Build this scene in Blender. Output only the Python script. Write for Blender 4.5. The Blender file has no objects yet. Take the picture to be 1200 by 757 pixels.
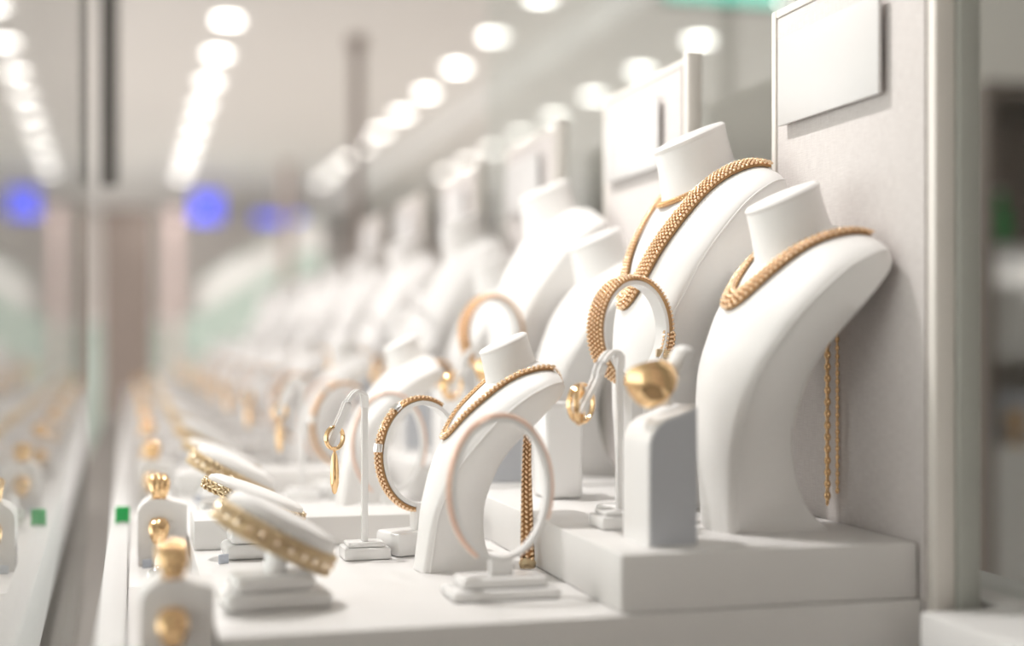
import bpy, math, random
import numpy as np
from mathutils import Vector, Matrix
from mathutils.bvhtree import BVHTree

random.seed(7)
S = bpy.context.scene
COL = S.collection
PI = math.pi

# ------------------------------------------------------------------ camera
cam_d = bpy.data.cameras.new('camera')
cam = bpy.data.objects.new('camera', cam_d)
COL.objects.link(cam)
cam.location = (0, 0, .165)
cam.rotation_euler = (PI / 2, 0, -math.radians(15.1))
cam_d.sensor_width = 36
cam_d.lens = 49.5
cam_d.shift_y = .018
cam_d.clip_start = .01
cam_d.clip_end = 100
cam_d.dof.use_dof = True
cam_d.dof.focus_distance = 1.06
cam_d.dof.aperture_fstop = 1.9
cam_d.dof.aperture_blades = 0
S.camera = cam

# ------------------------------------------------------------------ world, light, exposure
S.view_settings.view_transform = 'Standard'
S.view_settings.look = 'None'
S.view_settings.gamma = 1
S.view_settings.use_curve_mapping = False
S.view_settings.exposure = 0.78
w = bpy.data.worlds.new('world')
S.world = w
w.use_nodes = True
w.node_tree.nodes['Background'].inputs[0].default_value = (1, .972, .952, 1)
w.node_tree.nodes['Background'].inputs[1].default_value = 1.5


def spot(x, y, z, tx, ty, tz, e, rad=.03, ang=95, col=(1, .97, .94)):
    l = bpy.data.lights.new('case_and_fill_spot', 'SPOT')
    l.energy = e
    l.color = col
    l.shadow_soft_size = rad
    l.spot_size = math.radians(ang)
    l.spot_blend = .6
    o = bpy.data.objects.new('case_and_fill_spot', l)
    COL.objects.link(o)
    o.location = (x, y, z)
    o.rotation_euler = (Vector((tx, ty, tz)) - Vector((x, y, z))).to_track_quat('-Z', 'Y').to_euler()
    return o


# spots in the head of the show case, then added fills for far bays: they shine from the aisle side, back towards the viewer
spot(-.05, 1.26, 1.20, .42, .88, .10, 20, .014)
spot(-.05, 1.80, 1.20, .42, 1.40, .10, 4, .014)
spot(-.01, 1.30, 1.05, .20, .88, .0, 4.5, .02)
spot(-.01, 2.30, 1.15, .25, 1.9, .05, 7, .03)  # fill added to brighten the bays farther back
spot(-.01, 3.20, 1.35, .25, 2.8, .05, 12, .03)  # another added fill, lifts the farthest bays

# ------------------------------------------------------------------ materials


def mat(name, col, rough=.5, metal=0., emit=None, es=0., noise=0., nscale=300., bump=0., bscale=900., spec=.5, alt=None, sheen=0.):
    m = bpy.data.materials.new(name)
    m.use_nodes = True
    nt = m.node_tree
    b = nt.nodes['Principled BSDF']
    b.inputs['Base Color'].default_value = (*col, 1)
    b.inputs['Roughness'].default_value = rough
    b.inputs['Metallic'].default_value = metal
    b.inputs['Specular IOR Level'].default_value = spec
    if emit:
        b.inputs['Emission Color'].default_value = (*emit, 1)
        b.inputs['Emission Strength'].default_value = es
    tc = nt.nodes.new('ShaderNodeTexCoord')
    if noise:
        n = nt.nodes.new('ShaderNodeTexNoise')
        n.inputs['Scale'].default_value = nscale
        n.inputs['Detail'].default_value = 4
        nt.links.new(tc.outputs['Object'], n.inputs['Vector'])
        mx = nt.nodes.new('ShaderNodeMix')
        mx.data_type = 'RGBA'
        a2 = alt or tuple(c * (1 - noise) for c in col)
        mx.inputs[6].default_value = (*col, 1)
        mx.inputs[7].default_value = (*a2, 1)
        nt.links.new(n.outputs['Fac'], mx.inputs[0])
        nt.links.new(mx.outputs[2], b.inputs['Base Color'])
    if bump:
        n2 = nt.nodes.new('ShaderNodeTexNoise')
        n2.inputs['Scale'].default_value = bscale
        n2.inputs['Detail'].default_value = 3
        nt.links.new(tc.outputs['Object'], n2.inputs['Vector'])
        bp = nt.nodes.new('ShaderNodeBump')
        bp.inputs['Strength'].default_value = bump
        bp.inputs['Distance'].default_value = .0004
        nt.links.new(n2.outputs['Fac'], bp.inputs['Height'])
        nt.links.new(bp.outputs[0], b.inputs['Normal'])
    return m


def weave(name, c1, c2):
    m = bpy.data.materials.new(name)
    m.use_nodes = True
    nt = m.node_tree
    b = nt.nodes['Principled BSDF']
    b.inputs['Roughness'].default_value = .9
    b.inputs['Specular IOR Level'].default_value = .15
    tc = nt.nodes.new('ShaderNodeTexCoord')
    facs = []
    for sc in ((60, 90, 1500), (60, 1500, 90)):
        mp = nt.nodes.new('ShaderNodeMapping')
        mp.inputs['Scale'].default_value = sc
        nt.links.new(tc.outputs['Object'], mp.inputs[0])
        n = nt.nodes.new('ShaderNodeTexNoise')
        n.inputs['Scale'].default_value = 1
        n.inputs['Detail'].default_value = 2
        nt.links.new(mp.outputs[0], n.inputs['Vector'])
        facs.append(n.outputs['Fac'])
    ad = nt.nodes.new('ShaderNodeMath')
    ad.operation = 'ADD'
    nt.links.new(facs[0], ad.inputs[0])
    nt.links.new(facs[1], ad.inputs[1])
    rg = nt.nodes.new('ShaderNodeMapRange')
    rg.inputs[1].default_value = .7
    rg.inputs[2].default_value = 1.3
    nt.links.new(ad.outputs[0], rg.inputs[0])
    mx = nt.nodes.new('ShaderNodeMix')
    mx.data_type = 'RGBA'
    mx.inputs[6].default_value = (*c1, 1)
    mx.inputs[7].default_value = (*c2, 1)
    nt.links.new(rg.outputs[0], mx.inputs[0])
    nt.links.new(mx.outputs[2], b.inputs['Base Color'])
    bp = nt.nodes.new('ShaderNodeBump')
    bp.inputs['Strength'].default_value = .4
    bp.inputs['Distance'].default_value = .0003
    nt.links.new(ad.outputs[0], bp.inputs['Height'])
    nt.links.new(bp.outputs[0], b.inputs['Normal'])
    return m


def glass(name, tint):
    m = bpy.data.materials.new(name)
    m.use_nodes = True
    nt = m.node_tree
    nt.nodes.clear()
    out = nt.nodes.new('ShaderNodeOutputMaterial')
    ge = nt.nodes.new('ShaderNodeNewGeometry')
    ior = nt.nodes.new('ShaderNodeMapRange')
    ior.inputs[3].default_value = 1.5
    ior.inputs[4].default_value = 1 / 1.5
    nt.links.new(ge.outputs['Backfacing'], ior.inputs[0])
    fr = nt.nodes.new('ShaderNodeFresnel')
    nt.links.new(ior.outputs[0], fr.inputs['IOR'])
    tr = nt.nodes.new('ShaderNodeBsdfTransparent')
    tr.inputs[0].default_value = (*tint, 1)
    gl = nt.nodes.new('ShaderNodeBsdfGlossy')
    gl.inputs['Roughness'].default_value = .01
    mx = nt.nodes.new('ShaderNodeMixShader')
    nt.links.new(fr.outputs[0], mx.inputs[0])
    nt.links.new(tr.outputs[0], mx.inputs[1])
    nt.links.new(gl.outputs[0], mx.inputs[2])
    nt.links.new(mx.outputs[0], out.inputs[0])
    return m


M = dict(
    leather=mat('white leatherette', (.86, .845, .83), .5, noise=.03, bump=.15, bscale=1400, spec=.35),
    lacquer=mat('white lacquer', (.80, .785, .77), .42, noise=.03, nscale=40, spec=.35),
    shadedside=mat('shaded side grey', (.56, .575, .61), .8, noise=.05, bump=.1, spec=.2),  # grey holds the shade on the ring block's near side
    acrylic=mat('white acrylic', (.86, .85, .84), .22, noise=.02),
    clear=glass('clear acrylic', (.97, .96, .95)),
    gold=mat('polished gold', (.97, .67, .37), .12, 1, noise=.06, nscale=200),
    goldlink=mat('rose gold links', (.98, .72, .48), .15, 1, noise=.06, nscale=400),
    shadecore=mat('gap shade gold', (.46, .28, .14), .4, 1, noise=.1),  # core colour darkened to stand for shade in the gaps between links
    palegold=mat('pale gold', (1, .84, .66), .2, 1, noise=.05),
    oldgold=mat('old gold', (.78, .62, .40), .28, 1, noise=.25, nscale=500),
    rose=mat('rose gold strip', (.85, .64, .53), .3, 1, noise=.05),
    silver=mat('silver', (.85, .84, .82), .15, 1, noise=.04),
    fabric=weave('grey linen', (.56, .52, .505), (.66, .625, .605)),
    placard=mat('white placard', (.66, .645, .635), .35, noise=.02),
    frame=mat('cream frame', (.78, .74, .69), .5, noise=.03),
    alu=mat('grey green profile', (.43, .435, .395), .45, noise=.06),
    glass=glass('pane glass', (.95, .975, .965)),
    dark=mat('dark metal', (.11, .105, .095), .7, .0, noise=.1),
    slot=mat('dark slot', (.30, .275, .25), .6, noise=.15),
    ceil=mat('ceiling paint', (.70, .685, .665), .8, noise=.04, nscale=3),
    wall=mat('hall wall', (.80, .75, .71), .8, noise=.06, nscale=2),
    floor=mat('hall floor', (.66, .62, .58), .35, noise=.1, nscale=4),
    brown=mat('brown column', (.25, .205, .18), .6, noise=.15, nscale=6),
    taupe=mat('taupe post', (.36, .30, .27), .6, noise=.1, nscale=6),
    greenglass=mat('green glass', (.50, .60, .545), .2, noise=.08, nscale=5),
    greywall=mat('grey fascia', (.68, .675, .655), .7, noise=.05, nscale=4),
    lamp=mat('lamp lens', (1, 1, 1), .5, emit=(1, .96, .90), es=6),
    blue=mat('blue sign face', (.05, .06, .8), .5, emit=(.15, .18, .95), es=.6),
    teal=mat('teal sign face', (.1, .6, .45), .5, emit=(.25, .9, .7), es=.55),
    green=mat('green tag', (.02, .42, .10), .35, noise=.1),
    white=mat('white panel', (.82, .81, .80), .5, noise=.03),
    pink=mat('pink banner', (.70, .54, .51), .6, noise=.05),
    bluegrey=mat('blue grey box', (.55, .59, .67), .5, noise=.1),
)

# ------------------------------------------------------------------ mesh helpers


class MB:
    def __init__(s):
        s.v = []
        s.f = []

    def add(s, vs, fs):
        o = len(s.v)
        s.v.extend([tuple(p) for p in vs])
        s.f.extend([tuple(i + o for i in q) for q in fs])
        return s

    def box(s, x0, x1, y0, y1, z0, z1, bev=0., seg=2):
        if bev <= 0:
            vs = [(x, y, z) for x in (x0, x1) for y in (y0, y1) for z in (z0, z1)]
            fs = [(0, 1, 3, 2), (4, 6, 7, 5), (0, 4, 5, 1), (2, 3, 7, 6), (0, 2, 6, 4), (1, 5, 7, 3)]
            return s.add(vs, fs)
        # rounded box: sphere-octant corners
        n = seg + 1
        k = 4 * n
        rings = []
        vs = []
        for iz in range(2 * n):
            up = iz >= n
            a = (-PI / 2 + (PI / 2) * iz / seg) if not up else (PI / 2) * (iz - n) / seg
            cz = z1 - bev if up else z0 + bev
            for q in range(4):
                sx = (1, -1, -1, 1)[q]
                sy = (1, 1, -1, -1)[q]
                cx = x1 - bev if sx > 0 else x0 + bev
                cy = y1 - bev if sy > 0 else y0 + bev
                for j in range(n):
                    t = q * PI / 2 + (PI / 2) * j / seg
                    vs.append((cx + bev * math.cos(a) * math.cos(t), cy + bev * math.cos(a) * math.sin(t), cz + bev * math.sin(a)))
        fs = []
        for iz in range(2 * n - 1):
            for j in range(k):
                j2 = (j + 1) % k
                fs.append((iz * k + j, iz * k + j2, (iz + 1) * k + j2, (iz + 1) * k + j))
        fs.append(tuple(range(k - 1, -1, -1)))
        fs.append(tuple((2 * n - 1) * k + j for j in range(k)))
        return s.add(vs, fs)

    def prism(s, poly, axis, a, b):
        """polygon in the plane normal to axis, extruded a..b; poly is ordered in the cyclic axes"""
        n = len(poly)

        def P(p, h):
            return {'x': (h, p[0], p[1]), 'y': (p[0], h, p[1]), 'z': (p[0], p[1], h)}[axis]
        vs = [P(p, a) for p in poly] + [P(p, b) for p in poly]
        fs = [(i, (i + 1) % n, n + (i + 1) % n, n + i) for i in range(n)]
        fs += [tuple(range(n - 1, -1, -1)), tuple(range(n, 2 * n))]
        return s.add(vs, fs)

    def lathe(s, prof, c=(0, 0, 0), n=24, mtx=None):
        """prof: (radius, z)"""
        vs = []
        for r, z in prof:
            for j in range(n):
                t = 2 * PI * j / n
                vs.append(Vector((r * math.cos(t), r * math.sin(t), z)))
        if mtx is not None:
            vs = [mtx @ p for p in vs]
        vs = [(p[0] + c[0], p[1] + c[1], p[2] + c[2]) for p in vs]
        fs = []
        m = len(prof)
        for i in range(m - 1):
            for j in range(n):
                j2 = (j + 1) % n
                fs.append((i * n + j, i * n + j2, (i + 1) * n + j2, (i + 1) * n + j))
        fs.append(tuple(range(n - 1, -1, -1)))
        fs.append(tuple((m - 1) * n + j for j in range(n)))
        return s.add(vs, fs)

    def sweep(s, pts, hx, hy=None, ups=None, n=8, closed=False, sq=False):
        """tube of elliptical (or rectangular) section along pts; hx along up, hy along side"""
        hy = hx if hy is None else hy
        pts = [Vector(p) for p in pts]
        m = len(pts)
        vs = []
        for i, p in enumerate(pts):
            if closed:
                t = (pts[(i + 1) % m] - pts[i - 1]).normalized()
            else:
                t = (pts[min(i + 1, m - 1)] - pts[max(i - 1, 0)]).normalized()
            u = Vector(ups[i]) if ups else (Vector((0, 0, 1)) if abs(t.z) < .9 else Vector((0, 1, 0)))
            sd = t.cross(u).normalized()
            u = sd.cross(t).normalized()
            a = hx[i] if isinstance(hx, (list, tuple)) else hx
            b = hy[i] if isinstance(hy, (list, tuple)) else hy
            if sq:
                for q, r in ((1, 1), (1, -1), (-1, -1), (-1, 1)):
                    vs.append(p + u * a * q + sd * b * r)
            else:
                for j in range(n):
                    g = 2 * PI * j / n
                    vs.append(p + u * a * math.cos(g) + sd * b * math.sin(g))
        if sq:
            n = 4
        fs = []
        for i in range(m if closed else m - 1):
            i2 = (i + 1) % m
            for j in range(n):
                j2 = (j + 1) % n
                fs.append((i * n + j, i2 * n + j, i2 * n + j2, i * n + j2))
        if not closed:
            fs.append(tuple(range(n)))
            fs.append(tuple((m - 1) * n + j for j in range(n - 1, -1, -1)))
        return s.add(vs, fs)

    def ell(s, c, ax, ay, az, seg=6, rings=4):
        """ellipsoid with half-axis vectors"""
        c = Vector(c)
        vs = [c + az]
        for i in range(1, rings):
            a = PI * i / rings
            for j in range(seg):
                t = 2 * PI * j / seg
                vs.append(c + az * math.cos(a) + (ax * math.cos(t) + ay * math.sin(t)) * math.sin(a))
        vs.append(c - az)
        fs = []
        for j in range(seg):
            j2 = (j + 1) % seg
            fs.append((0, 1 + j, 1 + j2))
            for i in range(rings - 2):
                a = 1 + i * seg
                fs.append((a + j, a + seg + j, a + seg + j2, a + j2))
            a = 1 + (rings - 2) * seg
            fs.append((len(vs) - 1, a + j2, a + j))
        return s.add(vs, fs)

    def build(s, name, m, parent=None, smooth=True, ang=35, loc=None):
        me = bpy.data.meshes.new(name)
        me.from_pydata(s.v, [], s.f)
        if smooth:
            me.shade_smooth()
            if ang < 180:
                me.set_sharp_from_angle(angle=math.radians(ang))
        me.materials.append(M[m])
        o = bpy.data.objects.new(name, me)
        COL.objects.link(o)
        if parent:
            o.parent = parent
        if loc:
            o.location = loc
        return o


def tag(o, label, cat, group=None):
    o['label'] = label
    o['category'] = cat
    if group:
        o['group'] = group
    return o


def thing(name, label, cat, loc=(0, 0, 0), rz=0, group=None):
    o = bpy.data.objects.new(name, None)
    o.empty_display_size = .02
    COL.objects.link(o)
    o.location = loc
    o.rotation_euler = (0, 0, rz)
    return tag(o, label, cat, group)


def struct(o):
    o['kind'] = 'structure'
    return o


def stuff(o):
    o['kind'] = 'stuff'
    return o


def copy_tree(o, parent=None):
    c = o.copy()
    COL.objects.link(c)
    if parent:
        c.parent = parent
        c.matrix_parent_inverse = o.matrix_parent_inverse.copy()
    for ch in list(o.children):
        copy_tree(ch, c)
    return c


def catmull(st, n):
    st = np.array(st, float)
    m = len(st)
    out = []
    for t in np.linspace(0, m - 1, n):
        out.append(cat_at(st, t))
    return out


def cat_at(st, t):
    m = len(st)
    i = int(min(max(math.floor(t), 0), m - 2))
    u = t - i
    p0 = st[max(i - 1, 0)]
    p1 = st[i]
    p2 = st[i + 1]
    p3 = st[min(i + 2, m - 1)]
    return .5 * ((2 * p1) + (p2 - p0) * u + (2 * p0 - 5 * p1 + 4 * p2 - p3) * u * u + (3 * p1 - p0 - 3 * p2 + p3) * u ** 3)


# ------------------------------------------------------------------ the setting
def build_setting():
    struct(MB().box(-8, 9, -4, 24, 1.765, 1.85).build('ceiling', 'ceil'))
    struct(MB().box(-3, 9, -4, 24, -1.05, -1.0).build('floor', 'floor'))
    struct(MB().box(-8, 9, 19, 19.2, -1.0, 1.765).build('wall_back', 'wall'))
    struct(MB().box(7, 7.2, -1.6, 19, -1.0, 1.765).build('wall_right', 'wall'))
    struct(MB().box(-3, 7.2, -1.7, -1.6, -1.0, 1.765).build('wall_light_block', 'wall'))  # unseen wall behind the camera, added to keep light off camera-facing sides
    struct(MB().box(2.12, 7, 3.5, 19, 1.615, 1.765).build('trim_1', 'greywall'))      # dropped soffit
    # glass pane at the customer's side, the picture's reflecting surface
    a = math.radians(.45)
    p = MB().box(-.008, 0, -1.6, .33, -.06, 1.0).build('window_1', 'glass', smooth=False)
    p.location = (-.0445, 1.3, 0)
    p.rotation_euler = (0, 0, a)
    struct(p)
    e = MB().box(-.012, -.001, .332, .342, -.06, 1.0, .001).build('pane_edge', 'frame', p)
    # the pane behind the partition on the right
    p = struct(MB().box(.552, .558, .45, 2.2, -.03, .8).build('window_2', 'glass', smooth=False))
    struct(MB().box(.47, .60, .3, .775, -.06, -.002, .002).build('trim_2', 'white'))
    struct(MB().box(.53, .60, .775, 2.4, -.06, -.002, .002).build('trim_3', 'white'))
    # rail of the show case
    struct(MB().box(-.020, -.0035, .3, 5.2, -.06, -.001, .0012).build('trim_4', 'white'))
    struct(MB().box(-.10, .60, -.2, 5.2, -.16, -.10).build('trim_5', 'slot'))


build_setting()

# ------------------------------------------------------------------ busts
BUST = [  # xf, zf, xb, zb, half width, bulge
    (0, 0, .073, 0, .025, .004),
    (-.001, .03, .053, .022, .027, .005),
    (-.001, .062, .043, .062, .032, .008),
    (.007, .104, .046, .098, .045, .013),
    (.018, .128, .054, .120, .054, .016),
    (.032, .150, .066, .138, .062, .019),
    (.058, .176, .082, .158, .069, .022),
    (.080, .188, .093, .173, .071, .022),
    (.094, .190, .098, .182, .067, .018)]


class BustShape:
    def __init__(s, kx, ky, kz, lean=0., neck=1.):
        st = np.array(BUST)
        zt = st[:, 1].max()
        s.lean, s.kx, s.ky, s.kz, s.neck = lean, kx, ky, kz, neck
        st[:, 0] = st[:, 0] * kx - lean * (1 - st[:, 1] / zt)
        st[:, 2] = st[:, 2] * kx - lean * .8 * (1 - st[:, 3] / zt)
        st[:, 1] *= kz
        st[:, 3] *= kz
        st[:, 4] *= ky
        st[:, 5] *= (kx + ky) / 2
        s.st = st

    def surf(s, t, v):
        a = cat_at(s.st, t)
        d = cat_at(s.st, min(t + .05, 8)) - cat_at(s.st, max(t - .05, 0))
        n = Vector((-d[1], 0, d[0])).normalized()
        b = a[5] * (1 - abs(v) ** 2.2)
        return Vector((a[0], v * a[4], a[1])) + n * b

    def normal(s, t, v):
        e = .04
        du = s.surf(min(t + e, 8), v) - s.surf(max(t - e, 0), v)
        dv = s.surf(t, v + e) - s.surf(t, v - e)
        d = cat_at(s.st, min(t + .05, 8)) - cat_at(s.st, max(t - .05, 0))
        n = dv.cross(du).normalized()
        return n if n.dot(Vector((-d[1], 0, d[0]))) > 0 else -n

    def body(s):
        mb = MB()
        vs, fs = [], []
        N = 44
        vv = [-1, -.985, -.95, -.88, -.75, -.6, -.4, -.2, 0, .2, .4, .6, .75, .88, .95, .985, 1]
        K = len(vv) + 6
        for t in np.linspace(0, 8, N):
            a = cat_at(s.st, t)
            F = Vector((a[0], 0, a[1]))
            B = Vector((a[2], 0, a[3]))
            dirn = (B - F)
            for v in vv:
                p = s.surf(t, v)
                ed = max(0, (abs(v) - .93) / .07)
                p += dirn.normalized() * (.0022 * ed * ed)
                vs.append(p)
            h = a[4]
            for q, hh in ((.5, 1.), (.93, .985), (1., .93), (1., -.93), (.93, -.985), (.5, -1.)):
                p = F + dirn * q
                p.y = h * hh
                vs.append(p)
        for i in range(N - 1):
            for j in range(K):
                j2 = (j + 1) % K
                fs.append((i * K + j, i * K + j2, (i + 1) * K + j2, (i + 1) * K + j))
        fs.append(tuple(range(K)))
        fs.append(tuple((N - 1) * K + j for j in range(K - 1, -1, -1)))
        mb.add(vs, fs)
        # neck
        kx, kz = s.kx, s.kz
        c0 = Vector((.066 * kx, 0, .170 * kz))
        c1 = Vector((.0504 * kx, 0, .170 * kz + .058 * s.neck))
        prof = [(-.1, .046, 36), (.05, .0405, 34), (.18, .0345, 30), (.35, .0305, 27), (.6, .028, 25), (.85, .0270, 24), (.97, .0270, 24)]
        s.c1 = c1
        s.cd = (c1 - c0)
        n = 32
        vs, fs = [], []
        for q, r, ti in prof:
            c = c0 + (c1 - c0) * q
            for j in range(n):
                g = 2 * PI * j / n
                x = r * s.neck * math.cos(g)
                y = r * s.neck * math.sin(g)
                tt = math.radians(ti)
                vs.append(c + Vector((x * math.cos(tt), y, x * math.sin(tt))))
        m = len(prof)
        for i in range(m - 1):
            for j in range(n):
                j2 = (j + 1) % n
                fs.append((i * n + j, i * n + j2, (i + 1) * n + j2, (i + 1) * n + j))
        fs.append(tuple(range(n - 1, -1, -1)))
        fs.append(tuple((m - 1) * n + j for j in range(n)))
        mb.add(vs, fs)
        return mb

    def cap(s):
        r = .0272 * s.neck
        k = s.neck
        mt = Matrix.Rotation(-math.radians(24), 4, 'Y')
        pr = [(r * .97, -.0022 * k), (r, -.001 * k), (r, .0012 * k), (r * .93, .003 * k), (r * .6, .0042 * k), (r * .05, .0046 * k)]
        mb = MB()
        mb.lathe(pr, s.c1, 36, mt)
        return mb

    def piping(s, side):
        pts = []
        for t in np.linspace(.05, 7.9, 46):
            a = cat_at(s.st, t)
            p = Vector((a[0], side * (a[4] + .0003), a[1]))
            q = Vector((a[2], side * a[4], a[3]))
            pts.append(p.lerp(q, .09) if True else p)
        return MB().sweep(pts, .0007, n=6)


def make_bust(shape, label, group, loc, rz=0):
    r = thing('necklace_bust', label, 'display bust', loc, rz, group)
    shape.body().build('body', 'leather', r, ang=50)
    shape.cap().build('neck_cap', 'leather', r)
    for sd in (-1, 1):
        shape.piping(sd).build('seam_piping', 'leather', r)
    return r


def resample(pts, step):
    pts = [Vector(p) for p in pts]
    L = [0]
    for i in range(1, len(pts)):
        L.append(L[-1] + (pts[i] - pts[i - 1]).length)
    n = max(2, int(round(L[-1] / step)))
    out = []
    idx = []
    j = 0
    for i in range(n + 1):
        d = L[-1] * i / n
        while j < len(L) - 2 and L[j + 1] < d:
            j += 1
        u = (d - L[j]) / max(1e-9, L[j + 1] - L[j])
        out.append(pts[j].lerp(pts[j + 1], u))
        idx.append(j + u)
    return out, idx


def band(path, normals, width, rows, pitch, thick, closed=False, flat=False):
    """mesh of herringbone links along a path: returns (links MB, core MB). width may be a function of 0..1"""
    pts, idx = resample(path, pitch)
    nr = []
    for q in idx:
        i = int(q)
        a = Vector(normals[i])
        b = Vector(normals[min(i + 1, len(normals) - 1)])
        nr.append(a.lerp(b, q - i).normalized())
    links = MB()
    core_v, core_f = [], []
    n = len(pts)
    for i in range(n):
        p = pts[i]
        t = (pts[min(i + 1, n - 1)] - pts[max(i - 1, 0)])
        if closed and i in (0, n - 1):
            t = pts[1] - pts[n - 2]
        t.normalize()
        nn = (nr[i] - t * nr[i].dot(t)).normalized()
        sd = nn.cross(t).normalized()
        w = width(i / (n - 1)) if callable(width) else width
        for j in range(rows):
            c = (j - (rows - 1) / 2) / max(1, rows / 2)
            pos = p + sd * (c * w / 2) + nn * (thick * math.sqrt(max(0, 1 - .75 * c * c)))
            off = t * (pitch * .5 if j % 2 else 0)
            ang = .55 if j % 2 else -.55
            la = (t * math.cos(ang) + sd * math.sin(ang))
            lb = nn.cross(la)
            rw = w / rows
            links.ell(pos + off, la * pitch * .56, lb * rw * .40, nn * rw * .48, 6, 4)
        for q, h in ((-.5, 0), (-.42, thick * .45), (0, thick * .8), (.42, thick * .45), (.5, 0)):
            core_v.append(p + sd * (q * w * .97) + nn * h)
    K = 5
    for i in range(n - 1):
        for j in range(K):
            j2 = (j + 1) % K
            core_f.append((i * K + j, i * K + j2, (i + 1) * K + j2, (i + 1) * K + j))
    if not closed:
        core_f.append(tuple(range(K)))
        core_f.append(tuple((n - 1) * K + j for j in range(K - 1, -1, -1)))
    core = MB().add(core_v, core_f)
    return links, core


def necklace_path(sh, s_low, s_hi, v_hi, off=.0008, pw=1.25, n=90, vp=.6):
    """U-shaped path over the chest, cast onto body and neck so that it lies on them"""
    mb = sh.body()
    bvh = BVHTree.FromPolygons(mb.v, mb.f)
    P, N = [], []
    for tau in np.linspace(-1, 1, n):
        a = abs(tau)
        t = s_low + (s_hi - s_low) * a ** pw
        v = math.copysign(v_hi * a ** vp, tau)
        nn = sh.normal(t, v)
        p = sh.surf(t, v)
        hit = bvh.ray_cast(p + nn * .03, -nn)
        if hit[0] is not None and (hit[0] - p).length < .022:
            p = hit[0]
            m = hit[1]
            nn = (nn + (m if m.dot(nn) > 0 else -m) * .6).normalized()
        P.append(p)
        N.append(nn)
    for _ in range(5):
        P = [P[0]] + [P[i] * .5 + (P[i - 1] + P[i + 1]) * .25 for i in range(1, n - 1)] + [P[-1]]
        N = [N[0]] + [(N[i] * .5 + (N[i - 1] + N[i + 1]) * .25).normalized() for i in range(1, n - 1)] + [N[-1]]
    out = []
    for p, nn in zip(P, N):
        hit = bvh.ray_cast(p + nn * .012, -nn)
        if hit[0] is not None and (hit[0] - p).length < .012:
            p = hit[0]
        out.append(p + nn * off)
    for _ in range(3):
        out = [out[0]] + [out[i] * .5 + (out[i - 1] + out[i + 1]) * .25 for i in range(1, n - 1)] + [out[-1]]
    return out, N


def chain_strand(pts, pitch, r):
    """twisted rope / cable links joined"""
    p, _ = resample(pts, pitch)
    mb = MB()
    for i in range(len(p) - 1):
        t = (p[i + 1] - p[i]).normalized()
        u = t.cross(Vector((.3, 1, .2))).normalized()
        s_ = t.cross(u)
        g = PI / 2 * (i % 2) + .4
        la = u * math.cos(g) + s_ * math.sin(g)
        lb = t.cross(la)
        mb.ell(p[i], la * r, lb * r * .55, t * pitch * .85, 6, 4)
    return mb


# ------------------------------------------------------------------ repeated display bay (bay 0 is the front one)
PITCH = .41
NB = 10
protos = []      # (root, label for bay 0, phrase)


def reg(o, phrase, maxbay=NB, minbay=1):
    protos.append((o, phrase, minbay, maxbay))
    return o


RZ = .036      # top of the riser
# platform, riser, low riser, ledge
o = thing('display_platform', 'wide low white platform carrying the front bay, its front edge nearest the lens', 'platform', (0, 0, 0), 0, 'white platforms of the bays')
MB().box(.046, .4875, .80, 1.2085, -.058, 0, .0015).build('body', 'lacquer', o)
reg(o, 'wide low white platform under the {bay}')
o = thing('display_riser', 'white raised block at right front carrying the big bust and grey-shaded ring block', 'riser', (0, 0, 0), 0, 'white risers along the partition')
MB().box(.2855, .4870, .805, 1.195, .0002, RZ, .0014).build('body', 'lacquer', o)
reg(o, 'white raised block by the partition in the {bay}')
o = thing('low_riser', 'long low white block behind the slanted bracelet stands in the front bay', 'riser', (0, 0, 0), 0, 'long low white blocks')
MB().box(.047, .27, 1.135, 1.205, .0002, .024, .0012).build('body', 'lacquer', o)
reg(o, 'long low white block across the {bay}')
o = thing('display_ledge', 'narrow white ledge below the pair of gold rings at the lower left', 'ledge', (0, 0, 0), 0, 'narrow white ledges')
MB().box(-.003, .0455, .70, 1.1085, -.058, -.022, .0012).build('body', 'lacquer', o)
reg(o, 'narrow white ledge at the glass side of the {bay}')

# partition panel
o = thing('partition_panel', 'grey linen partition nearest the lens at right, holding the blank white plaque', 'partition', (.488, .79, 0), 0, 'grey linen partitions')
MB().box(.0005, .012, .006, .222, -.058, .418, .001).build('fabric_panel', 'fabric', o)
MB().box(-.0012, .016, .222, .229, -.058, .424, .001).build('rear_edge', 'frame', o)
MB().box(.0, .0145, -.004, .006, -.058, .43, .0012).build('front_edge', 'frame', o)
front_panel = o
MB().box(-.0008, .0146, .006, .222, .418, .424, .001).build('top_edge', 'frame', o)
MB().box(-.0015, .0004, .006, .0085, -.0, .418).build('corner_bead', 'fabric', o)
reg(o, 'grey linen partition with blank plaque in the {bay}', 6)
o = thing('wall_plaque', 'blank white plaque mounted on the nearest grey linen partition', 'plaque', (.488, .79, 0), 0, 'blank white plaques')
MB().box(-.0065, -.0035, .055, .207, .331, .398, .0006).build('plate', 'placard', o)
for yy, zz in ((.075, .345), (.185, .385)):
    MB().lathe([(.004, -.004), (.004, 0)], (0, 0, 0), 10, Matrix.Translation((-.0, yy, zz)) @ Matrix.Rotation(-PI / 2, 4, 'Y')).build('standoff', 'alu', o)
reg(o, 'blank white plaque on the partition of the {bay}', 6)

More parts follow.
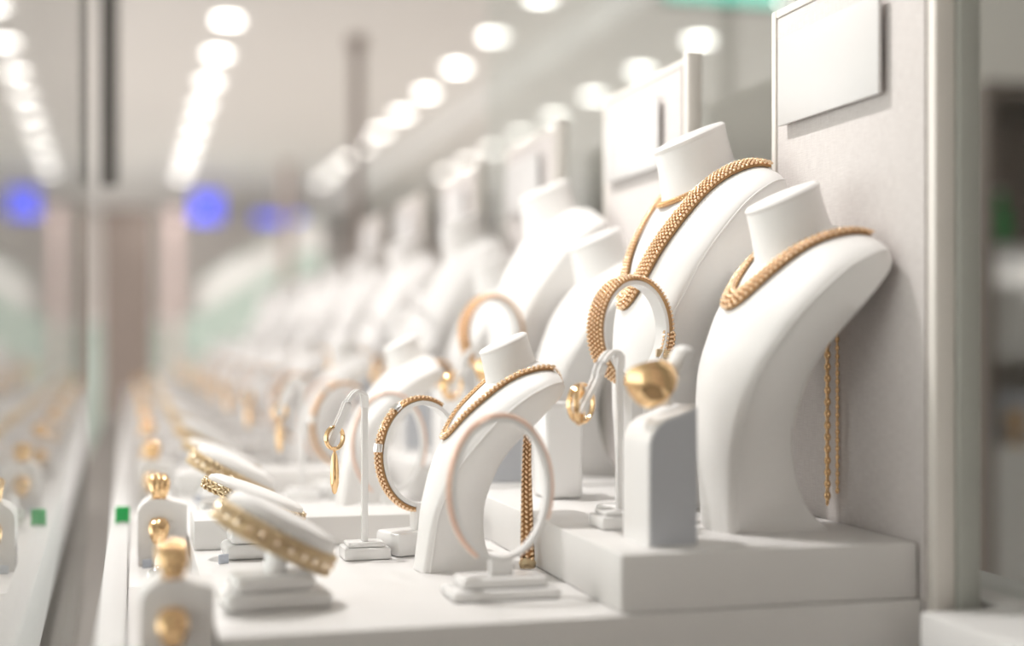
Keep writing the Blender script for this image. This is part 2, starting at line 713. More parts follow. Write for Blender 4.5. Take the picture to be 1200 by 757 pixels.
# busts
shR = BustShape(1, 1, 1)
shM = BustShape(1.0, 1.2, 1.326, 0, 1.12)
shS = BustShape(.72, .70, .72, .027, .70)
bR = make_bust(shR, 'white necklace bust at far right wearing a flat gold collar', 'short necklace busts', (.386, .896, RZ))
bM = make_bust(shM, 'tall white necklace bust in focus wearing the wide gold mesh collar', 'tall necklace busts', (.38, 1.05, RZ))
bS = make_bust(shS, 'small white necklace bust at centre behind the clear oval bracelet stand', 'small necklace busts', (.227, 1.0, 0))
reg(bR, 'short white necklace bust in the {bay}')
reg(bM, 'tall white necklace bust in the {bay}')
reg(bS, 'small white necklace bust in the {bay}')

# necklaces
# tall bust: mesh collar
o = thing('mesh_necklace', 'wide gold mesh collar sharply in focus on the tall white bust', 'necklace', bM.location, 0, 'mesh collars on the tall busts')
P, N = necklace_path(shM, 3.45, 7.8, .70, .0010, 1.25)
lk, co = band(P, N, lambda u: .0195 - .004 * abs(2 * u - 1), 6, .0034, .0034)
stuff(lk.build('mesh_links', 'goldlink', o, ang=180))
co.build('core_band', 'shadecore', o, ang=180)
reg(o, 'gold mesh collar on the tall bust of the {bay}', 1)
o = thing('rope_choker', 'thin gold rope chain close round the neck of the tall bust', 'necklace', bM.location, 0, 'thin chains on the tall busts')
pts, nrm = [], []
c0 = Vector((.066, 0, .170 * 1.326))
c1 = Vector((.0504, 0, .170 * 1.326 + .058 * 1.12))
for g in np.linspace(0, 2 * PI, 70):
    q = .43
    r = .0296 * 1.12 + .0026
    tt = math.radians(27)
    c = c0.lerp(c1, q)
    pts.append(c + Vector((r * math.cos(g) * math.cos(tt), r * math.sin(g), r * math.cos(g) * math.sin(tt))))
    nrm.append(Vector((math.cos(g), math.sin(g), .5)))
lk, co = band(pts, nrm, .0052, 3, .0022, .0018, closed=True)
stuff(lk.build('rope_links', 'gold', o, ang=180))
co.build('core_band', 'shadecore', o, ang=180)
reg(o, 'thin gold chain round the neck of the tall bust in the {bay}', 1)

# short bust: flat collar of plates + tail chains
o = thing('collar_necklace', 'gold collar of glinting plates on the bust at far right', 'necklace', bR.location, 0, 'plate collars on the short busts')
P, N = necklace_path(shR, 4.75, 7.7, .72, .0010, 1.2)
lk, co = band(P, N, lambda u: .0165 - .010 * abs(2 * u - 1), 4, .0042, .0028)
stuff(lk.build('collar_links', 'goldlink', o, ang=180))
co.build('core_band', 'shadecore', o, ang=180)
x0, y0 = .095, .05
stuff(chain_strand([(.094, .018, .178), (.0955, .020, .12), (.0955, .020, .010)], .0042, .0026).build('tail_chain', 'gold', o, ang=180))
stuff(chain_strand([(.096, .007, .178), (.0975, .009, .10), (.0975, .009, .02)], .003, .0016).build('tail_chain', 'gold', o, ang=180))
reg(o, 'gold plate collar on the short bust of the {bay}', 1)

# small bust: fine chain with braided tail
o = thing('chain_necklace', 'slim gold chain with braided tail on the small centre bust', 'necklace', bS.location, 0, 'slim chains on the small busts')
P, N = necklace_path(shS, 3.7, 7.6, .70, .0008, 1.3)
lk, co = band(P, N, .0050, 2, .0034, .0022)
stuff(lk.build('chain_links', 'goldlink', o, ang=180))
co.build('core_band', 'shadecore', o, ang=180)
tp = [(.050, -.018, .112), (.049, -.018, .07), (.049, -.019, .03), (.049, -.020, .008)]
tl, tc_ = band([Vector(p) for p in catmull(tp, 30)], [Vector((-.4, -1, 0))] * 30, lambda u: .005 + .006 * u, 3, .0036, .003)
stuff(tl.build('tail_chain', 'goldlink', o, ang=180))
tc_.build('tail_core', 'shadecore', o, ang=180)
MB().lathe([(.001, 0), (.0055, .001), (.0065, .0045), (.0045, .0085), (.0015, .0095)], (.049, -.020, .0003), 14).build('clasp', 'oldgold', o)
reg(o, 'slim gold chain on the small bust of the {bay}', 1)


# bracelet hoop stands
def hoop_stand(loc, rx, rz_, cz, label, group, wdt=.010, base=(.03, .02, .014), mate='acrylic', name='bracelet_stand', steps=1, post=.006, rot=0.):
    r = thing(name, label, 'bracelet stand', loc, rot, group)
    b = MB()
    b.box(-base[0], base[0], -base[1], base[1], 0, base[2], .003)
    b.build('base', 'acrylic', r)
    if steps > 1:
        MB().box(-base[0] * .8, base[0] * .8, -base[1] * .75, base[1] * .75, base[2], base[2] + .007, .0025).build('upper_step', 'acrylic', r)
    top = base[2] + (.007 if steps > 1 else 0)
    MB().box(-post, post, -wdt * .6, wdt * .6, top - .0005, cz - rz_ + .001, .0012).build('post', 'acrylic', r)
    pts = [(rx * math.cos(g), 0, cz + rz_ * math.sin(g)) for g in np.linspace(0, 2 * PI, 60, endpoint=False)]
    ups = [(math.cos(g), 0, math.sin(g)) for g in np.linspace(0, 2 * PI, 60, endpoint=False)]
    MB().sweep(pts, .0016, wdt / 2, ups, closed=True, sq=True).build('hoop', mate, r)
    return r


def loop_band(name, label, group, loc, rx, rz_, cz, wdt, rows, pitch, a0, a1, thick=.0025, rot=0., mats=('goldlink', 'shadecore'), clasp_at=None, bands=()):
    r = thing(name, label, 'bracelet', loc, rot, group)
    G = np.linspace(a0, a1, 100)
    P = [Vector((rx * math.cos(g), 0, cz + rz_ * math.sin(g))) for g in G]
    N = [Vector((math.cos(g) / rx, 0, math.sin(g) / rz_)).normalized() for g in G]
    closed = abs(abs(a1 - a0) - 2 * PI) < .01
    lk, co = band(P, N, wdt, rows, pitch, thick, closed=closed)
    stuff(lk.build('mesh_links', mats[0], r, ang=180))
    co.build('core_band', mats[1], r, ang=180)
    for g in ([clasp_at] if clasp_at is not None else []):
        p = Vector((rx * math.cos(g), 0, cz + rz_ * math.sin(g)))
        n = Vector((math.cos(g), 0, math.sin(g)))
        t = Vector((-math.sin(g), 0, math.cos(g)))
        MB().sweep([p - t * .003 + n * .002, p + t * .003 + n * .002], .0032, wdt / 2 + .0012, [n, n], sq=True).build('clasp', 'oldgold', r, smooth=False)
    for g in bands:
        pp, uu = [], []
        for h in np.linspace(g - .07, g + .07, 5):
            pp.append(((rx + .0022) * math.cos(h), 0, cz + (rz_ + .0022) * math.sin(h)))
            uu.append((math.cos(h), 0, math.sin(h)))
        MB().sweep(pp, .0028, wdt / 2 + .0008, uu, n=12).build('stone_band', 'silver', r)
    return r


# in-focus mesh bracelet before the tall bust
RB = math.radians(25)
s1 = hoop_stand((.349, .962, RZ), .0325, .0345, .137, 'clear white hoop stand holding the sharp gold mesh bracelet', 'bracelet hoop stands on the risers', .011, (.022, .016, .012), rot=RB)
b1 = loop_band('mesh_bracelet', 'gold mesh bracelet in sharp focus on a hoop before the tall bust', 'mesh bracelets on the risers', (.349, .962, RZ), .0350, .0368, .137, .0160, 6, .0030, math.radians(-28), math.radians(268), .0028, RB)
G = [math.radians(g) for g in np.linspace(-2, -27, 16)]
ep = [Vector((.0352 * math.cos(g), -.004, .137 + .037 * math.sin(g))) for g in G]
lk, co = band(ep, [Vector((-.55, -.80, 0))] * 16, .0105, 4, .0030, .0024)
stuff(lk.build('end_links', 'goldlink', b1, ang=180))
co.build('end_core', 'shadecore', b1, ang=180)
e_ = ep[-1]
MB().sweep([e_ + Vector((0, 0, .002)), e_ + Vector((-.0012, 0, -.0035))], .0030, .0065, [Vector((-.55, -.80, 0))] * 2, sq=True).build('clasp', 'oldgold', b1, smooth=False)
reg(s1, 'white hoop stand on the riser of the {bay}')
reg(b1, 'gold mesh bracelet on the riser of the {bay}', 2)
# bracelet behind the small bust
s2 = hoop_stand((.218, 1.085, 0), .034, .040, .077, 'white hoop stand half hidden behind the small centre bust', 'bracelet hoop stands on the platforms', .010, (.030, .018, .018), rot=math.radians(20))
b2 = loop_band('beaded_bracelet', 'gold bracelet with two pale stone bands behind the small centre bust', 'banded bracelets on the platforms', (.218, 1.085, 0), .036, .042, .077, .0095, 4, .0034, math.radians(60), math.radians(330), .003, math.radians(20), bands=(math.radians(125), math.radians(172)))
reg(s2, 'white hoop stand behind the small bust of the {bay}')
reg(b2, 'gold banded bracelet behind the small bust of the {bay}')
# clear oval hoop, near
s3 = hoop_stand((.2305, .883, 0), .0315, .0450, .0695, 'clear oval hoop stand on a stepped white base in the foreground', 'oval hoop stands', .008, (.036, .020, .007), 'acrylic', steps=2, post=.0075)
b3 = loop_band('slim_bracelet', 'slim rose gold bracelet round the blurred foreground oval hoop', 'slim rose bracelets', (.2305, .883, 0), .0331, .0466, .0695, .0062, 2, .0030, math.radians(-25), math.radians(240), .0018, mats=('rose', 'rose'))
reg(s3, 'clear oval hoop stand at the front of the {bay}')
reg(b3, 'slim rose gold bracelet at the front of the {bay}')


# earring T-stands
def tee_stand(loc, h, label, group, rz=0., arm=.028):
    r = thing('earring_stand', label, 'earring stand', loc, rz, group)
    b = MB()
    b.box(-.018, .018, -.016, .016, 0, .009, .002)
    b.build('base', 'acrylic', r)
    MB().box(-.0145, .0145, -.0125, .0125, .009, .0125, .0016).build('upper_step', 'acrylic', r)
    MB().box(-.0024, .0024, -.0024, .0024, .0122, h - .004, .0008).build('pole', 'acrylic', r)
    for sd in (-.0055, .0055):
        pts = catmull([(0, sd * .3, h - .012), (-.0008, sd * .8, h - .003), (-.006, sd, h), (-.012, sd, h - .006), (-.017, sd, h - .018), (-arm, sd, h - .042)], 22)
        MB().sweep(pts, .0013, .0026, sq=True).build('arm', 'acrylic', r, ang=60)
    return r


def hoop_earring(loc, r0, label, group, rz=0, drop=0., metal='gold', n=1, tube=.0013):
    r = thing('hoop_earring', label, 'earring', loc, rz, group)
    pts = [(r0 * math.cos(g), 0, r0 * math.sin(g)) for g in np.linspace(0, 2 * PI, 36, endpoint=False)]
    ups = [(math.cos(g), 0, math.sin(g)) for g in np.linspace(0, 2 * PI, 36, endpoint=False)]
    MB().sweep(pts, tube, tube * 1.7, ups, closed=True, n=8).build('hoop', metal, r)
    if drop:
        MB().lathe([(.0006, 0), (.0022, -drop * .12), (.0034, -drop * .45), (.0034, -drop * .75), (.0018, -drop * .95), (.0008, -drop)][::-1], (0, 0, -r0 - .001), 12).build('drop', metal, r)
        MB().ell((0, 0, -r0), Vector((.002, 0, 0)), Vector((0, .002, 0)), Vector((0, 0, .002)), 10, 6).build('link', metal, r)
    return r


t1 = tee_stand((.1715, 1.068, 0), .127, 'white earring stand left of centre holding the long gold drop', 'earring stands on the platforms', 0)
e1 = hoop_earring((.148, 1.064, .092), .0085, 'gold hoop earring with long leaf drop hanging left of its stand', 'drop earrings', .6, .033)
reg(t1, 'white earring stand on the platform of the {bay}')
reg(e1, 'gold drop earring on the platform stand of the {bay}')
t2 = tee_stand((.327, .925, RZ), .122, 'white earring stand on the riser beside the grey-shaded ring block', 'earring stands on the risers', 0, .030)
reg(t2, 'white earring stand on the riser of the {bay}')
for i, (dx, dy, lab) in enumerate(((-.031, -.0055, 'nearer gold hoop earring on the riser stand beside grey-shaded block'), (-.026, .0065, 'farther gold hoop earring on the riser stand beside grey-shaded block'))):
    e = hoop_earring((.327 + dx, .925 + dy, RZ + .086), .0135, lab, 'hoop earrings on the risers', 1.1 - .5 * i, 0, 'gold', tube=.0013)
    reg(e, ('nearer', 'farther')[i] + ' gold hoop earring on the riser stand of the {bay}', 5)


# ring block with rounded corner
def ring_block(loc, label, group, wx=.0325, dy=.048, h=.088):
    r = thing('ring_block', label, 'ring block', loc, 0, group)
    R = .020
    poly = [(0, 0), (wx, 0), (wx, h)]
    for g in np.linspace(PI / 2 * 1.12, PI, 12):
        poly.append((R + R * math.cos(g) * 1.0, h - R - .006 + R * math.sin(g) * 1.0))
    # front plate is coloured grey for the side in shade, the body white
    MB().prism(poly, 'y', .0012, dy).build('body', 'acrylic', r, ang=30)
    pl2 = [(.0012 + p[0] * (wx - .0016) / wx, .0012 + p[1] * (h - .0024) / h) for p in poly]
    MB().prism(pl2, 'y', 0, .0013).build('side_face', 'shadedside', r, ang=30)
    return r


k1 = ring_block((.3115, .826, RZ), 'tall ring block with its shaded side coloured grey at the corner of the front riser', 'tall ring blocks')
reg(k1, 'tall ring block at the corner of the riser in the {bay}')


def dome_ring(loc, rot, label, group, r0=.0105, w0=.004, w1=.015, metal='gold', ridges=0, seg=40, dome=.004, lobes=0.):
    r = thing('gold_ring', label, 'ring', loc, 0, group)
    X = Vector(rot[0]).normalized()
    Yv = Vector(rot[1])
    Yv = (Yv - X * X.dot(Yv)).normalized()
    r.rotation_euler = Matrix((X, Yv, X.cross(Yv))).transposed().to_euler()
    vs, fs = [], []
    K = 14
    for i in range(seg):
        g = 2 * PI * i / seg
        f = .5 + .5 * math.cos(g)          # wide at g = 0
        wd = w0 + (w1 - w0) * f ** 1.4
        th = .0012 + dome * f
        for j in range(K):
            if j < 10:
                u = -1 + 2 * j / 9
                rr = r0 + .0012 + (th) * math.sqrt(max(0, 1 - u * u * .92))
                if lobes:
                    rr += lobes * abs(math.cos(u * PI * 1.5)) * f
                if ridges:
                    rr += .0008 * math.sin(g * ridges) * f
            else:
                u = 1 - 2 * (j - 9.5) / 4.
                rr = r0
            vs.append((rr * math.cos(g), u * wd / 2, rr * math.sin(g)))
    for i in range(seg):
        i2 = (i + 1) % seg
        for j in range(K):
            j2 = (j + 1) % K
            fs.append((i * K + j, i2 * K + j, i2 * K + j2, i * K + j2))
    MB().add(vs, fs).build('band', metal, r, ang=60)
    return r


rg = dome_ring((.3225, .848, RZ + .1045), ((-.62, -.75, -.25), (-.42, .1, .9)), 'large polished domed gold ring on top of the grey-shaded block', 'domed rings on the tall blocks', .0115, .009, .029, 'gold', dome=.0055)
reg(rg, 'domed gold ring on the tall block of the {bay}')
h = thing('ring_cradle', 'frosted upright cradle gripping the large domed ring on the grey-shaded block', 'ring holder', (.331, .852, RZ + .0882), 0, 'ring cradles')
MB().sweep(catmull([(0, 0, -.001), (.001, 0, .010), (.007, 0, .022), (.013, 0, .034)], 12), .0058, .009, [(1, 0, 0)] * 12, n=12).build('cradle', 'acrylic', h)
MB().ell((.0135, 0, .0345), Vector((.0062, 0, 0)), Vector((0, .009, 0)), Vector((0, 0, .004)), 12, 8).build('tip', 'acrylic', h)
reg(h, 'frosted ring cradle on the tall block of the {bay}')


# slanted bracelet pads
def slant_pad(loc, tilt, rz, a, b, wdt, label, blabel, group, bgroup, basew, metal, knobs):
    r = thing('slanted_pad', label, 'bracelet stand', (loc[0], loc[1], loc[2]), rz, group)
    MB().box(-basew, basew, -.021, .021, 0, .011, .0045, 4).build('base', 'acrylic', r)
    MB().box(-basew * .82, basew * .7, -.017, .017, .011, .021, .004, 4).build('upper_step', 'acrylic', r)
    Rm = Matrix.Translation((0, 0, .043)) @ Matrix.Rotation(math.radians(5), 4, 'X') @ Matrix.Rotation(tilt, 4, 'Y')
    mb = MB()
    pr = []
    n = 40
    for rr, z in ((.90, -wdt * .5), (.97, -wdt * .46), (.975, wdt * .60), (.95, wdt * .85), (.88, wdt * 1.02), (.6, wdt * 1.15), (.02, wdt * 1.2)):
        pr.append([(Rm @ Vector((a * rr * math.cos(2 * PI * i / n), b * rr * math.sin(2 * PI * i / n), z))) for i in range(n)])
    vs = [p for q in pr for p in q]
    fs = []
    for i in range(len(pr) - 1):
        for j in range(n):
            j2 = (j + 1) % n
            fs.append((i * n + j, i * n + j2, (i + 1) * n + j2, (i + 1) * n + j))
    fs.append(tuple(range(n - 1, -1, -1)))
    fs.append(tuple((len(pr) - 1) * n + j for j in range(n)))
    mb.add(vs, fs)
    mb.build('pad', 'leather', r)
    MB().sweep([(0, 0, .020), (.002, 0, .040)], .007, .009, [(1, 0, 0)] * 2, n=14).build('neck', 'acrylic', r)
    br = thing('stone_bracelet', blabel, 'bracelet', loc, rz, bgroup)
    G = np.linspace(0, 2 * PI, 90)
    P = [Rm @ Vector((a * math.cos(g), b * math.sin(g), 0)) for g in G]
    R3 = Rm.to_3x3()
    N = [(R3 @ Vector((math.cos(g) / a, math.sin(g) / b, 0))).normalized() for g in G]
    lk, co = band(P, N, wdt, 3, .0052, .0016, closed=True)
    stuff(lk.build('setting_links', metal, br, ang=180))
    co.build('core_band', 'oldgold', br, ang=180)
    if knobs:
        kb = MB()
        for g in np.linspace(0, 2 * PI, 26, endpoint=False):
            p = Rm @ Vector((a * math.cos(g), b * math.sin(g), 0))
            nn = (R3 @ Vector((math.cos(g) / a, math.sin(g) / b, 0))).normalized()
            ax = R3 @ Vector((0, 0, 1))
            ay = nn.cross(ax)
            kb.ell(p + nn * .0026, ax * .0030, ay * .0026, nn * .0013, 6, 4)
        stuff(kb.build('cut_stones', 'palegold', br, smooth=False))
    return r, br


p1, q1 = slant_pad((.086, .888, 0), math.radians(29), .10, .0390, .027, .0150,
                   'slanted white bracelet pad in the blurred foreground at left', 'broad old gold bracelet on the blurred foreground pad',
                   'slanted bracelet pads', 'bracelets on slanted pads', .033, 'oldgold', True)
p2, q2 = slant_pad((.0905, 1.098, 0), math.radians(22), .05, .0400, .022, .0085,
                   'slanted white bracelet pad behind the foreground one, beside the ledge', 'narrow gold bracelet with its stone tip sharply in focus',
                   'slanted bracelet pads', 'bracelets on slanted pads', .0235, 'oldgold', False)
reg(p1, 'front slanted white pad in the {bay}')
reg(q1, 'broad gold bracelet on the front slanted pad of the {bay}')
reg(p2, 'rear slanted white pad in the {bay}')
reg(q2, 'narrow gold bracelet on the rear slanted pad of the {bay}')

# small ring block on the ledge with two rings
r = thing('ring_block', 'small round shouldered white ring block at lower left with two rings', 'ring block', (.0045, .80, -.022), 0, 'small ring blocks on the ledges')
poly = [(0, 0), (.040, 0), (.040, .050)]
for g in np.linspace(PI / 2, PI, 12):
    poly.append((.018 + .018 * math.cos(g), .042 + .014 * math.sin(g)))
MB().prism(poly, 'y', 0, .040).build('body', 'leather', r)
MB().box(.012, .030, -.0015, .001, .022, .036, .0005).build('ring_slot', 'lacquer', r)
reg(r, 'small white ring block on the ledge of the {bay}')
g1 = dome_ring((.0215, .7985, .006), ((0, -.8, .6), (1, 0, 0)), 'gold ring set in the front face of the small white block', 'rings in the small block fronts', .0072, .006, .0165, 'gold', dome=.003, lobes=.0012)
g2 = dome_ring((.0205, .812, .0395), ((.1, -.55, .83), (1, .15, 0)), 'ridged gold ring perched on top of the small white block', 'rings on the small block tops', .0085, .006, .0185, 'gold', dome=.0035, lobes=.0016)
reg(g1, 'gold ring in the front of the small block of the {bay}')
reg(g2, 'ridged gold ring on top of the small block of the {bay}')

# second ring block on the riser, behind
r = thing('ring_block', 'plain white ring block on the riser behind the earring stand', 'ring block', (.325, 1.098, RZ), 0, 'plain ring blocks')
MB().box(0, .032, 0, .044, 0, .078, .004, 3).build('body', 'acrylic', r)
reg(r, 'plain white ring block on the riser of the {bay}')
r2 = loop_band('mesh_ring', 'wide gold mesh ring lying on the plain white block', 'mesh rings', (.329, 1.106, RZ + .0785), .012, .0125, .0150, .010, 4, .0028, 0, 2 * PI, .0018, math.radians(35))
r2['category'] = 'ring'
reg(r2, 'gold mesh ring on the plain white block of the {bay}')

# small cluster on the ledge
for i, (dx, dy, z, rot, lab, metal) in enumerate((
        (.018, 1.035, -.0095, ((-.3, -.6, .7), (1, -.3, 0)), 'silver ring standing on the ledge behind the small ring block', 'silver'),
        (.030, .98, -.0095, ((.3, -.6, .7), (1, .4, .1)), 'pale gold ring leaning on the ledge behind the small ring block', 'palegold'))):
    q = dome_ring((dx, dy, z + .001), rot, lab, 'loose rings on the ledges', .0085, .004, .010, metal, 8, dome=.003)
    reg(q, lab.split(' on the ledge')[0] + ' on the ledge of the {bay}', 6)
    st = thing('ring_cone', ('squat' if i else 'low') + ' white ring cone on the ledge ' + ('near the pale gold ring' if i else 'near the silver ring'), 'ring holder', (dx + .004, dy + .025, -.022), 0, 'ring cones on the ledges')
    MB().lathe([(.011, 0), (.011, .004), (.008, .008), (.006, .028 + .006 * i), (.003, .036 + .006 * i), (.0005, .037 + .006 * i)], (0, 0, 0), 18).build('cone', 'acrylic', st)
    MB().lathe([(.0125, 0), (.0125, .0025), (.0105, .0035)], (0, 0, 0), 18).build('base', 'acrylic', st)
    reg(st, ('squat' if i else 'low') + ' white ring cone on the ledge of the {bay}', 6)

# price tags (tiny blank blue-white cards)
for i, (x, y, z) in enumerate(((.0655, 1.064, .0002), (.012, .79, -.0218))):
    t_ = thing('price_tag', ('tiny pale blue tag beside the rear slanted pad' if i == 0 else 'tiny pale blue tag before the small ring block'), 'tag', (x, y, z), .4, 'tiny tags')
    MB().box(-.004, .004, -.0006, .0006, 0, .007, .0004).build('card', 'bluegrey', t_)
    reg(t_, ('tiny tag beside the rear slanted pad of the {bay}', 'tiny tag before the small block of the {bay}')[i], 3)

# ------------------------------------------------------------------ copy the bay down the row
BAY = {i: n + ' bay' for i, n in enumerate(('front', 'second', 'third', 'fourth', 'fifth', 'sixth', 'seventh', 'eighth', 'ninth', 'tenth'))}
for (o, phrase, lo, hi) in protos:
    for k in range(lo, hi):
        c = copy_tree(o)
        c.location.y = o.location.y + PITCH * k
        c['label'] = phrase.format(bay=BAY[k])


MB().box(.0148, .030, -.008, .008, -.058, .43, .001).build('edge_profile', 'alu', front_panel)

# ------------------------------------------------------------------ the hall behind
def downlight(x, y, z, label, group):
    r = thing('ceiling_light', label, 'ceiling light', (x, y, z), 0, group)
    MB().lathe([(.063, -.003), (.082, -.004), (.086, 0), (.063, 0)], (0, 0, 0), 28).build('trim_ring', 'white', r)
    MB().lathe([(.01, -.005), (.045, -.006), (.062, -.004), (.062, -.001)], (0, 0, 0), 28).build('lens', 'lamp', r)
    l = bpy.data.lights.new('downlight', 'SPOT')
    l.energy, l.color, l.shadow_soft_size, l.spot_size, l.spot_blend = 24, (1, .965, .935), .05, math.radians(112), .5
    lo = bpy.data.objects.new('downlight', l)
    COL.objects.link(lo)
    lo.parent = r
    lo.location = (0, 0, -.03)
    return r


dl = None


ORD = ['nearest', 'second', 'third', 'fourth', 'fifth', 'sixth', 'seventh', 'eighth', 'ninth', 'tenth']


def light_row(x, z, y0, dy, n, label, group):
    global dl
    for i in range(n):
        if dl is None:
            dl = downlight(x, y0, z, label, group)
            c = dl
            c['label'] = 'nearest ' + label
        else:
            c = copy_tree(dl)
            c['label'] = label.replace('round bright', ORD[i] + ' round bright', 1)
            c['group'] = group
        c.location = (x, y0 + dy * i, z)


light_row(1.83, 1.765, 6.28, .87, 10, 'round bright ceiling downlight in the row over the middle of the hall', 'middle row of ceiling lights')
light_row(.46, 1.765, 7.13, .86, 9, 'round bright ceiling downlight in the left row beside the glass pane', 'left row of ceiling lights')
light_row(2.63, 1.615, 5.5, .80, 9, 'round bright downlight set in the dropped soffit at right', 'soffit row of ceiling lights')


def column(x, y, wx, wy, z0, z1, m, label, group=None, name='column'):
    r = thing(name, label, 'column', (x, y, z0), 0, group)
    MB().box(-wx / 2, wx / 2, -wy / 2, wy / 2, 0, z1 - z0, .01).build('shaft', m, r)
    MB().box(-wx / 2 - .02, wx / 2 + .02, -wy / 2 - .02, wy / 2 + .02, 0, .12, .01).build('plinth', m, r)
    MB().box(-wx / 2 - .012, wx / 2 + .012, -wy / 2 - .012, wy / 2 + .012, z1 - z0 - .05, z1 - z0, .008).build('cap', m, r)
    return r


column(-.03, 10.4, .36, .36, -1, 1.1, 'brown', 'dark brown free standing pillar low in the hall at left')
column(.77, 4.97, .040, .040, -1, 1.25, 'taupe', 'slim taupe post standing left of the tall busts', name='post')
column(.95, 9.0, .07, .07, -1, 1.3, 'taupe', 'faint slim post farther back in the hall', name='post')
column(.35, 12.5, .08, .08, -1, 1.3, 'pink', 'pinkish narrow banner column below the left row of lights', name='banner_column')
column(.72, 7.5, .16, .16, -1, 1.765, 'brown', 'brown hall column reaching the ceiling', name='column') if False else None

# dark rod hanging from the ceiling by the glass pane
r = thing('ceiling_rod', 'dark metal rod hanging from the ceiling at the end of the glass pane', 'rod', (-.040, 2.6, .44), 0)
MB().lathe([(.013, 0), (.016, .01), (.016, 1.325)], (0, 0, 0), 14).build('tube', 'dark', r)
MB().lathe([(.03, 1.30), (.03, 1.325)], (0, 0, 0), 16).build('ceiling_flange', 'dark', r)

# blue signs
for (x, y, z, wd, hh, lab) in ((.72, 14.3, 1.50, .30, .30, 'glowing blue square sign hanging in the far hall'), (1.55, 15.5, 1.50, .55, .12, 'low glowing blue strip sign right of the square one')):
    r = thing('blue_sign', lab, 'sign', (x, y, z), 0)
    MB().box(-wd / 2, wd / 2, 0, .06, -hh / 2, hh / 2, .01).build('housing', 'dark', r)
    MB().box(-wd / 2 + .01, wd / 2 - .01, -.004, 0, -hh / 2 + .01, hh / 2 - .01).build('face', 'blue', r)
    MB().box(-.01, .01, .02, .04, hh / 2 - .001, 1.765 - z).build('hanger', 'dark', r)
r = thing('teal_sign', 'glowing teal shop sign under the soffit above the second partition', 'sign', (2.14, 4.9, 1.50), 0)
MB().box(-.24, .24, 0, .06, -.07, .07, .008).build('housing', 'dark', r)
MB().box(-.23, .23, -.004, 0, -.06, .06).build('face', 'teal', r)
MB().box(-.012, .012, .02, .04, .069, .113).build('hanger', 'dark', r)

# escalator with pale balustrade
r = thing('escalator', 'pale escalator rising to the right in the far hall', 'escalator', (.55, 12.2, 0), 0)
MB().prism([(.0, .42), (.0, .62), (.85, 1.18), (1.05, 1.18), (1.05, .95), (.85, .95)], 'y', 0, .03).build('balustrade', 'white', r)
MB().prism([(-.1, -1), (-.1, .40), (.0, .42), (.85, .95), (1.05, .95), (1.05, -1)], 'y', .0, .9).build('truss', 'greenglass', r)
MB().sweep([(0, .015, .635), (.85, .015, 1.195), (1.05, .015, 1.195)], .02, n=8).build('handrail', 'greenglass', r)
for i in range(6):
    MB().box(.06 + .14 * i, .20 + .14 * i, .04, .85, .40 + .09 * i, .50 + .09 * i).build('step', 'greywall', r)
r = thing('hall_counter', 'long grey green counter across the back of the hall', 'counter', (1.2, 15.6, -1), 0)
MB().box(-1.9, 2.6, 0, .6, 0, 1.35, .01).build('body', 'greenglass', r)
MB().box(-1.95, 2.65, -.04, .64, 1.35, 1.40, .01).build('top', 'white', r)

# small green tag on the rail
r = thing('green_tag', 'small bright green tag clipped to the white rail at left', 'tag', (-.0085, 1.33, -.001), 0)
MB().box(-.0065, .0065, -.003, .003, 0, .016, .002).build('card', 'green', r)
MB().box(-.0045, .0045, -.003, .003, 0, .0025, .0006).build('clip', 'white', r)

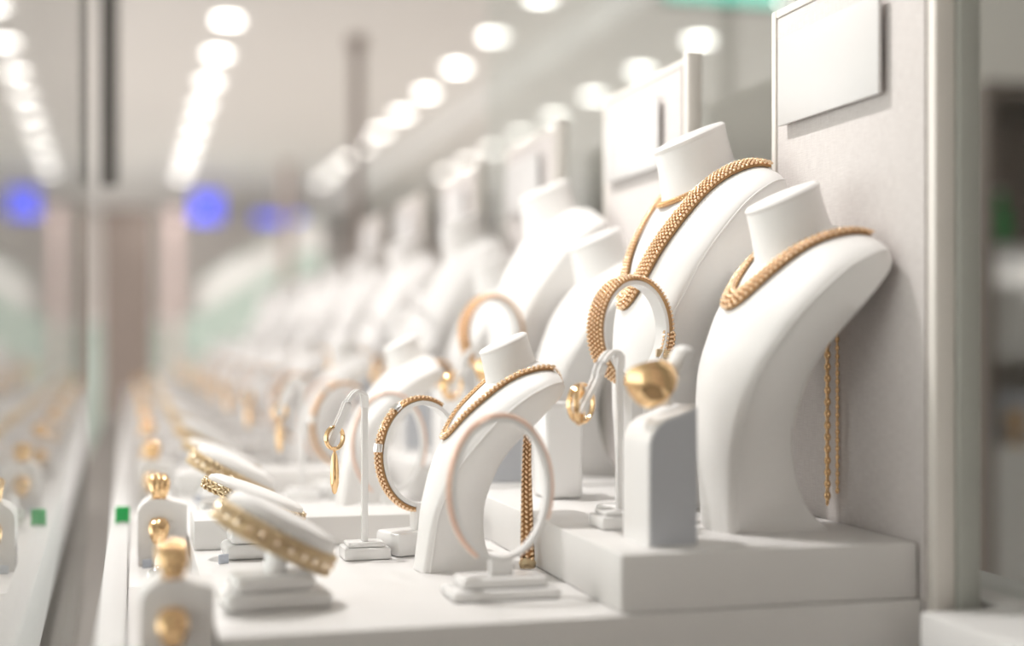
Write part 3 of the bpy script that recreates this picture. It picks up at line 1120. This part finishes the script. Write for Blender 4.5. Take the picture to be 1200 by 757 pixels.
# neighbouring cabinet seen past the partition at right
r = thing('neighbour_cabinet', 'brown open display cabinet beyond the partition at the right edge', 'cabinet', (2.2, 3.3, -1), 0)
MB().box(0, 1.6, .40, .43, 1.41, 1.82).build('back_panel', 'taupe', r)
MB().box(0, 1.6, .40, .43, 0, 1.41).build('back_panel', 'wall', r)
ll = bpy.data.lights.new('cabinet_fill', 'POINT')  # unseen fill light added to brighten the cabinet interior
ll.energy, ll.shadow_soft_size = 2.2, .02
lo = bpy.data.objects.new('cabinet_fill', ll)
COL.objects.link(lo)
lo.location = (2.9, 3.36, .36)
MB().box(0, .03, 0, .40, 0, 1.82).build('side_panel', 'brown', r)
MB().box(1.57, 1.6, 0, .40, 0, 1.82).build('side_panel', 'brown', r)
MB().box(0, 1.6, -.01, .42, 1.82, 1.86).build('top', 'brown', r)
for z in (.86, 1.12, 1.40):
    MB().box(.03, 1.57, 0, .40, z, z + .025).build('shelf', 'white', r)
MB().box(.03, 1.57, .0, .38, 0, .86).build('lower_front', 'white', r)
for (x, z, wd, hh, m, lab, cat) in (
        (2.315, .145, .12, .17, 'white', 'white box on the upper shelf of the brown cabinet', 'box'),
        (2.50, .145, .12, .12, 'taupe', 'taupe box on the upper shelf of the brown cabinet', 'box'),
        (2.36, -.115, .18, .14, 'bluegrey', 'blue grey box on the lower shelf of the brown cabinet', 'box'),
        (2.60, -.115, .13, .16, 'white', 'white box on the lower shelf of the brown cabinet', 'box')):
    t_ = thing('gift_box', lab, cat, (x, 3.42, z), 0, 'boxes in the brown cabinet')
    MB().box(-wd / 2, wd / 2, -.07, .07, 0, hh * .7, .006).build('body', m, t_)
    MB().box(-wd / 2 - .004, wd / 2 + .004, -.074, .074, hh * .7, hh, .006).build('lid', m, t_)
t_ = thing('trophy_vase', 'green glass vase on the top shelf of the brown cabinet', 'vase', (2.30, 3.42, .425), 0)
MB().lathe([(.03, 0), (.05, .02), (.055, .08), (.03, .13), (.035, .15)], (0, 0, 0), 20).build('body', 'teal' if False else 'green', t_)
MB().lathe([(.035, .15), (.038, .152), (.038, .158), (.034, .16)], (0, 0, 0), 20).build('rim', 'white', t_)
t_ = thing('gold_trinket', 'small gold trinket standing on the lower shelf at the right edge', 'ornament', (2.315, 3.335, -.115), 0)
MB().lathe([(.02, 0), (.025, .01), (.01, .03), (.03, .06), (.02, .09), (.004, .10)], (0, 0, 0), 18).build('body', 'gold', t_)
MB().lathe([(.03, -.001), (.03, .006)], (0, 0, 0), 18).build('foot', 'oldgold', t_)
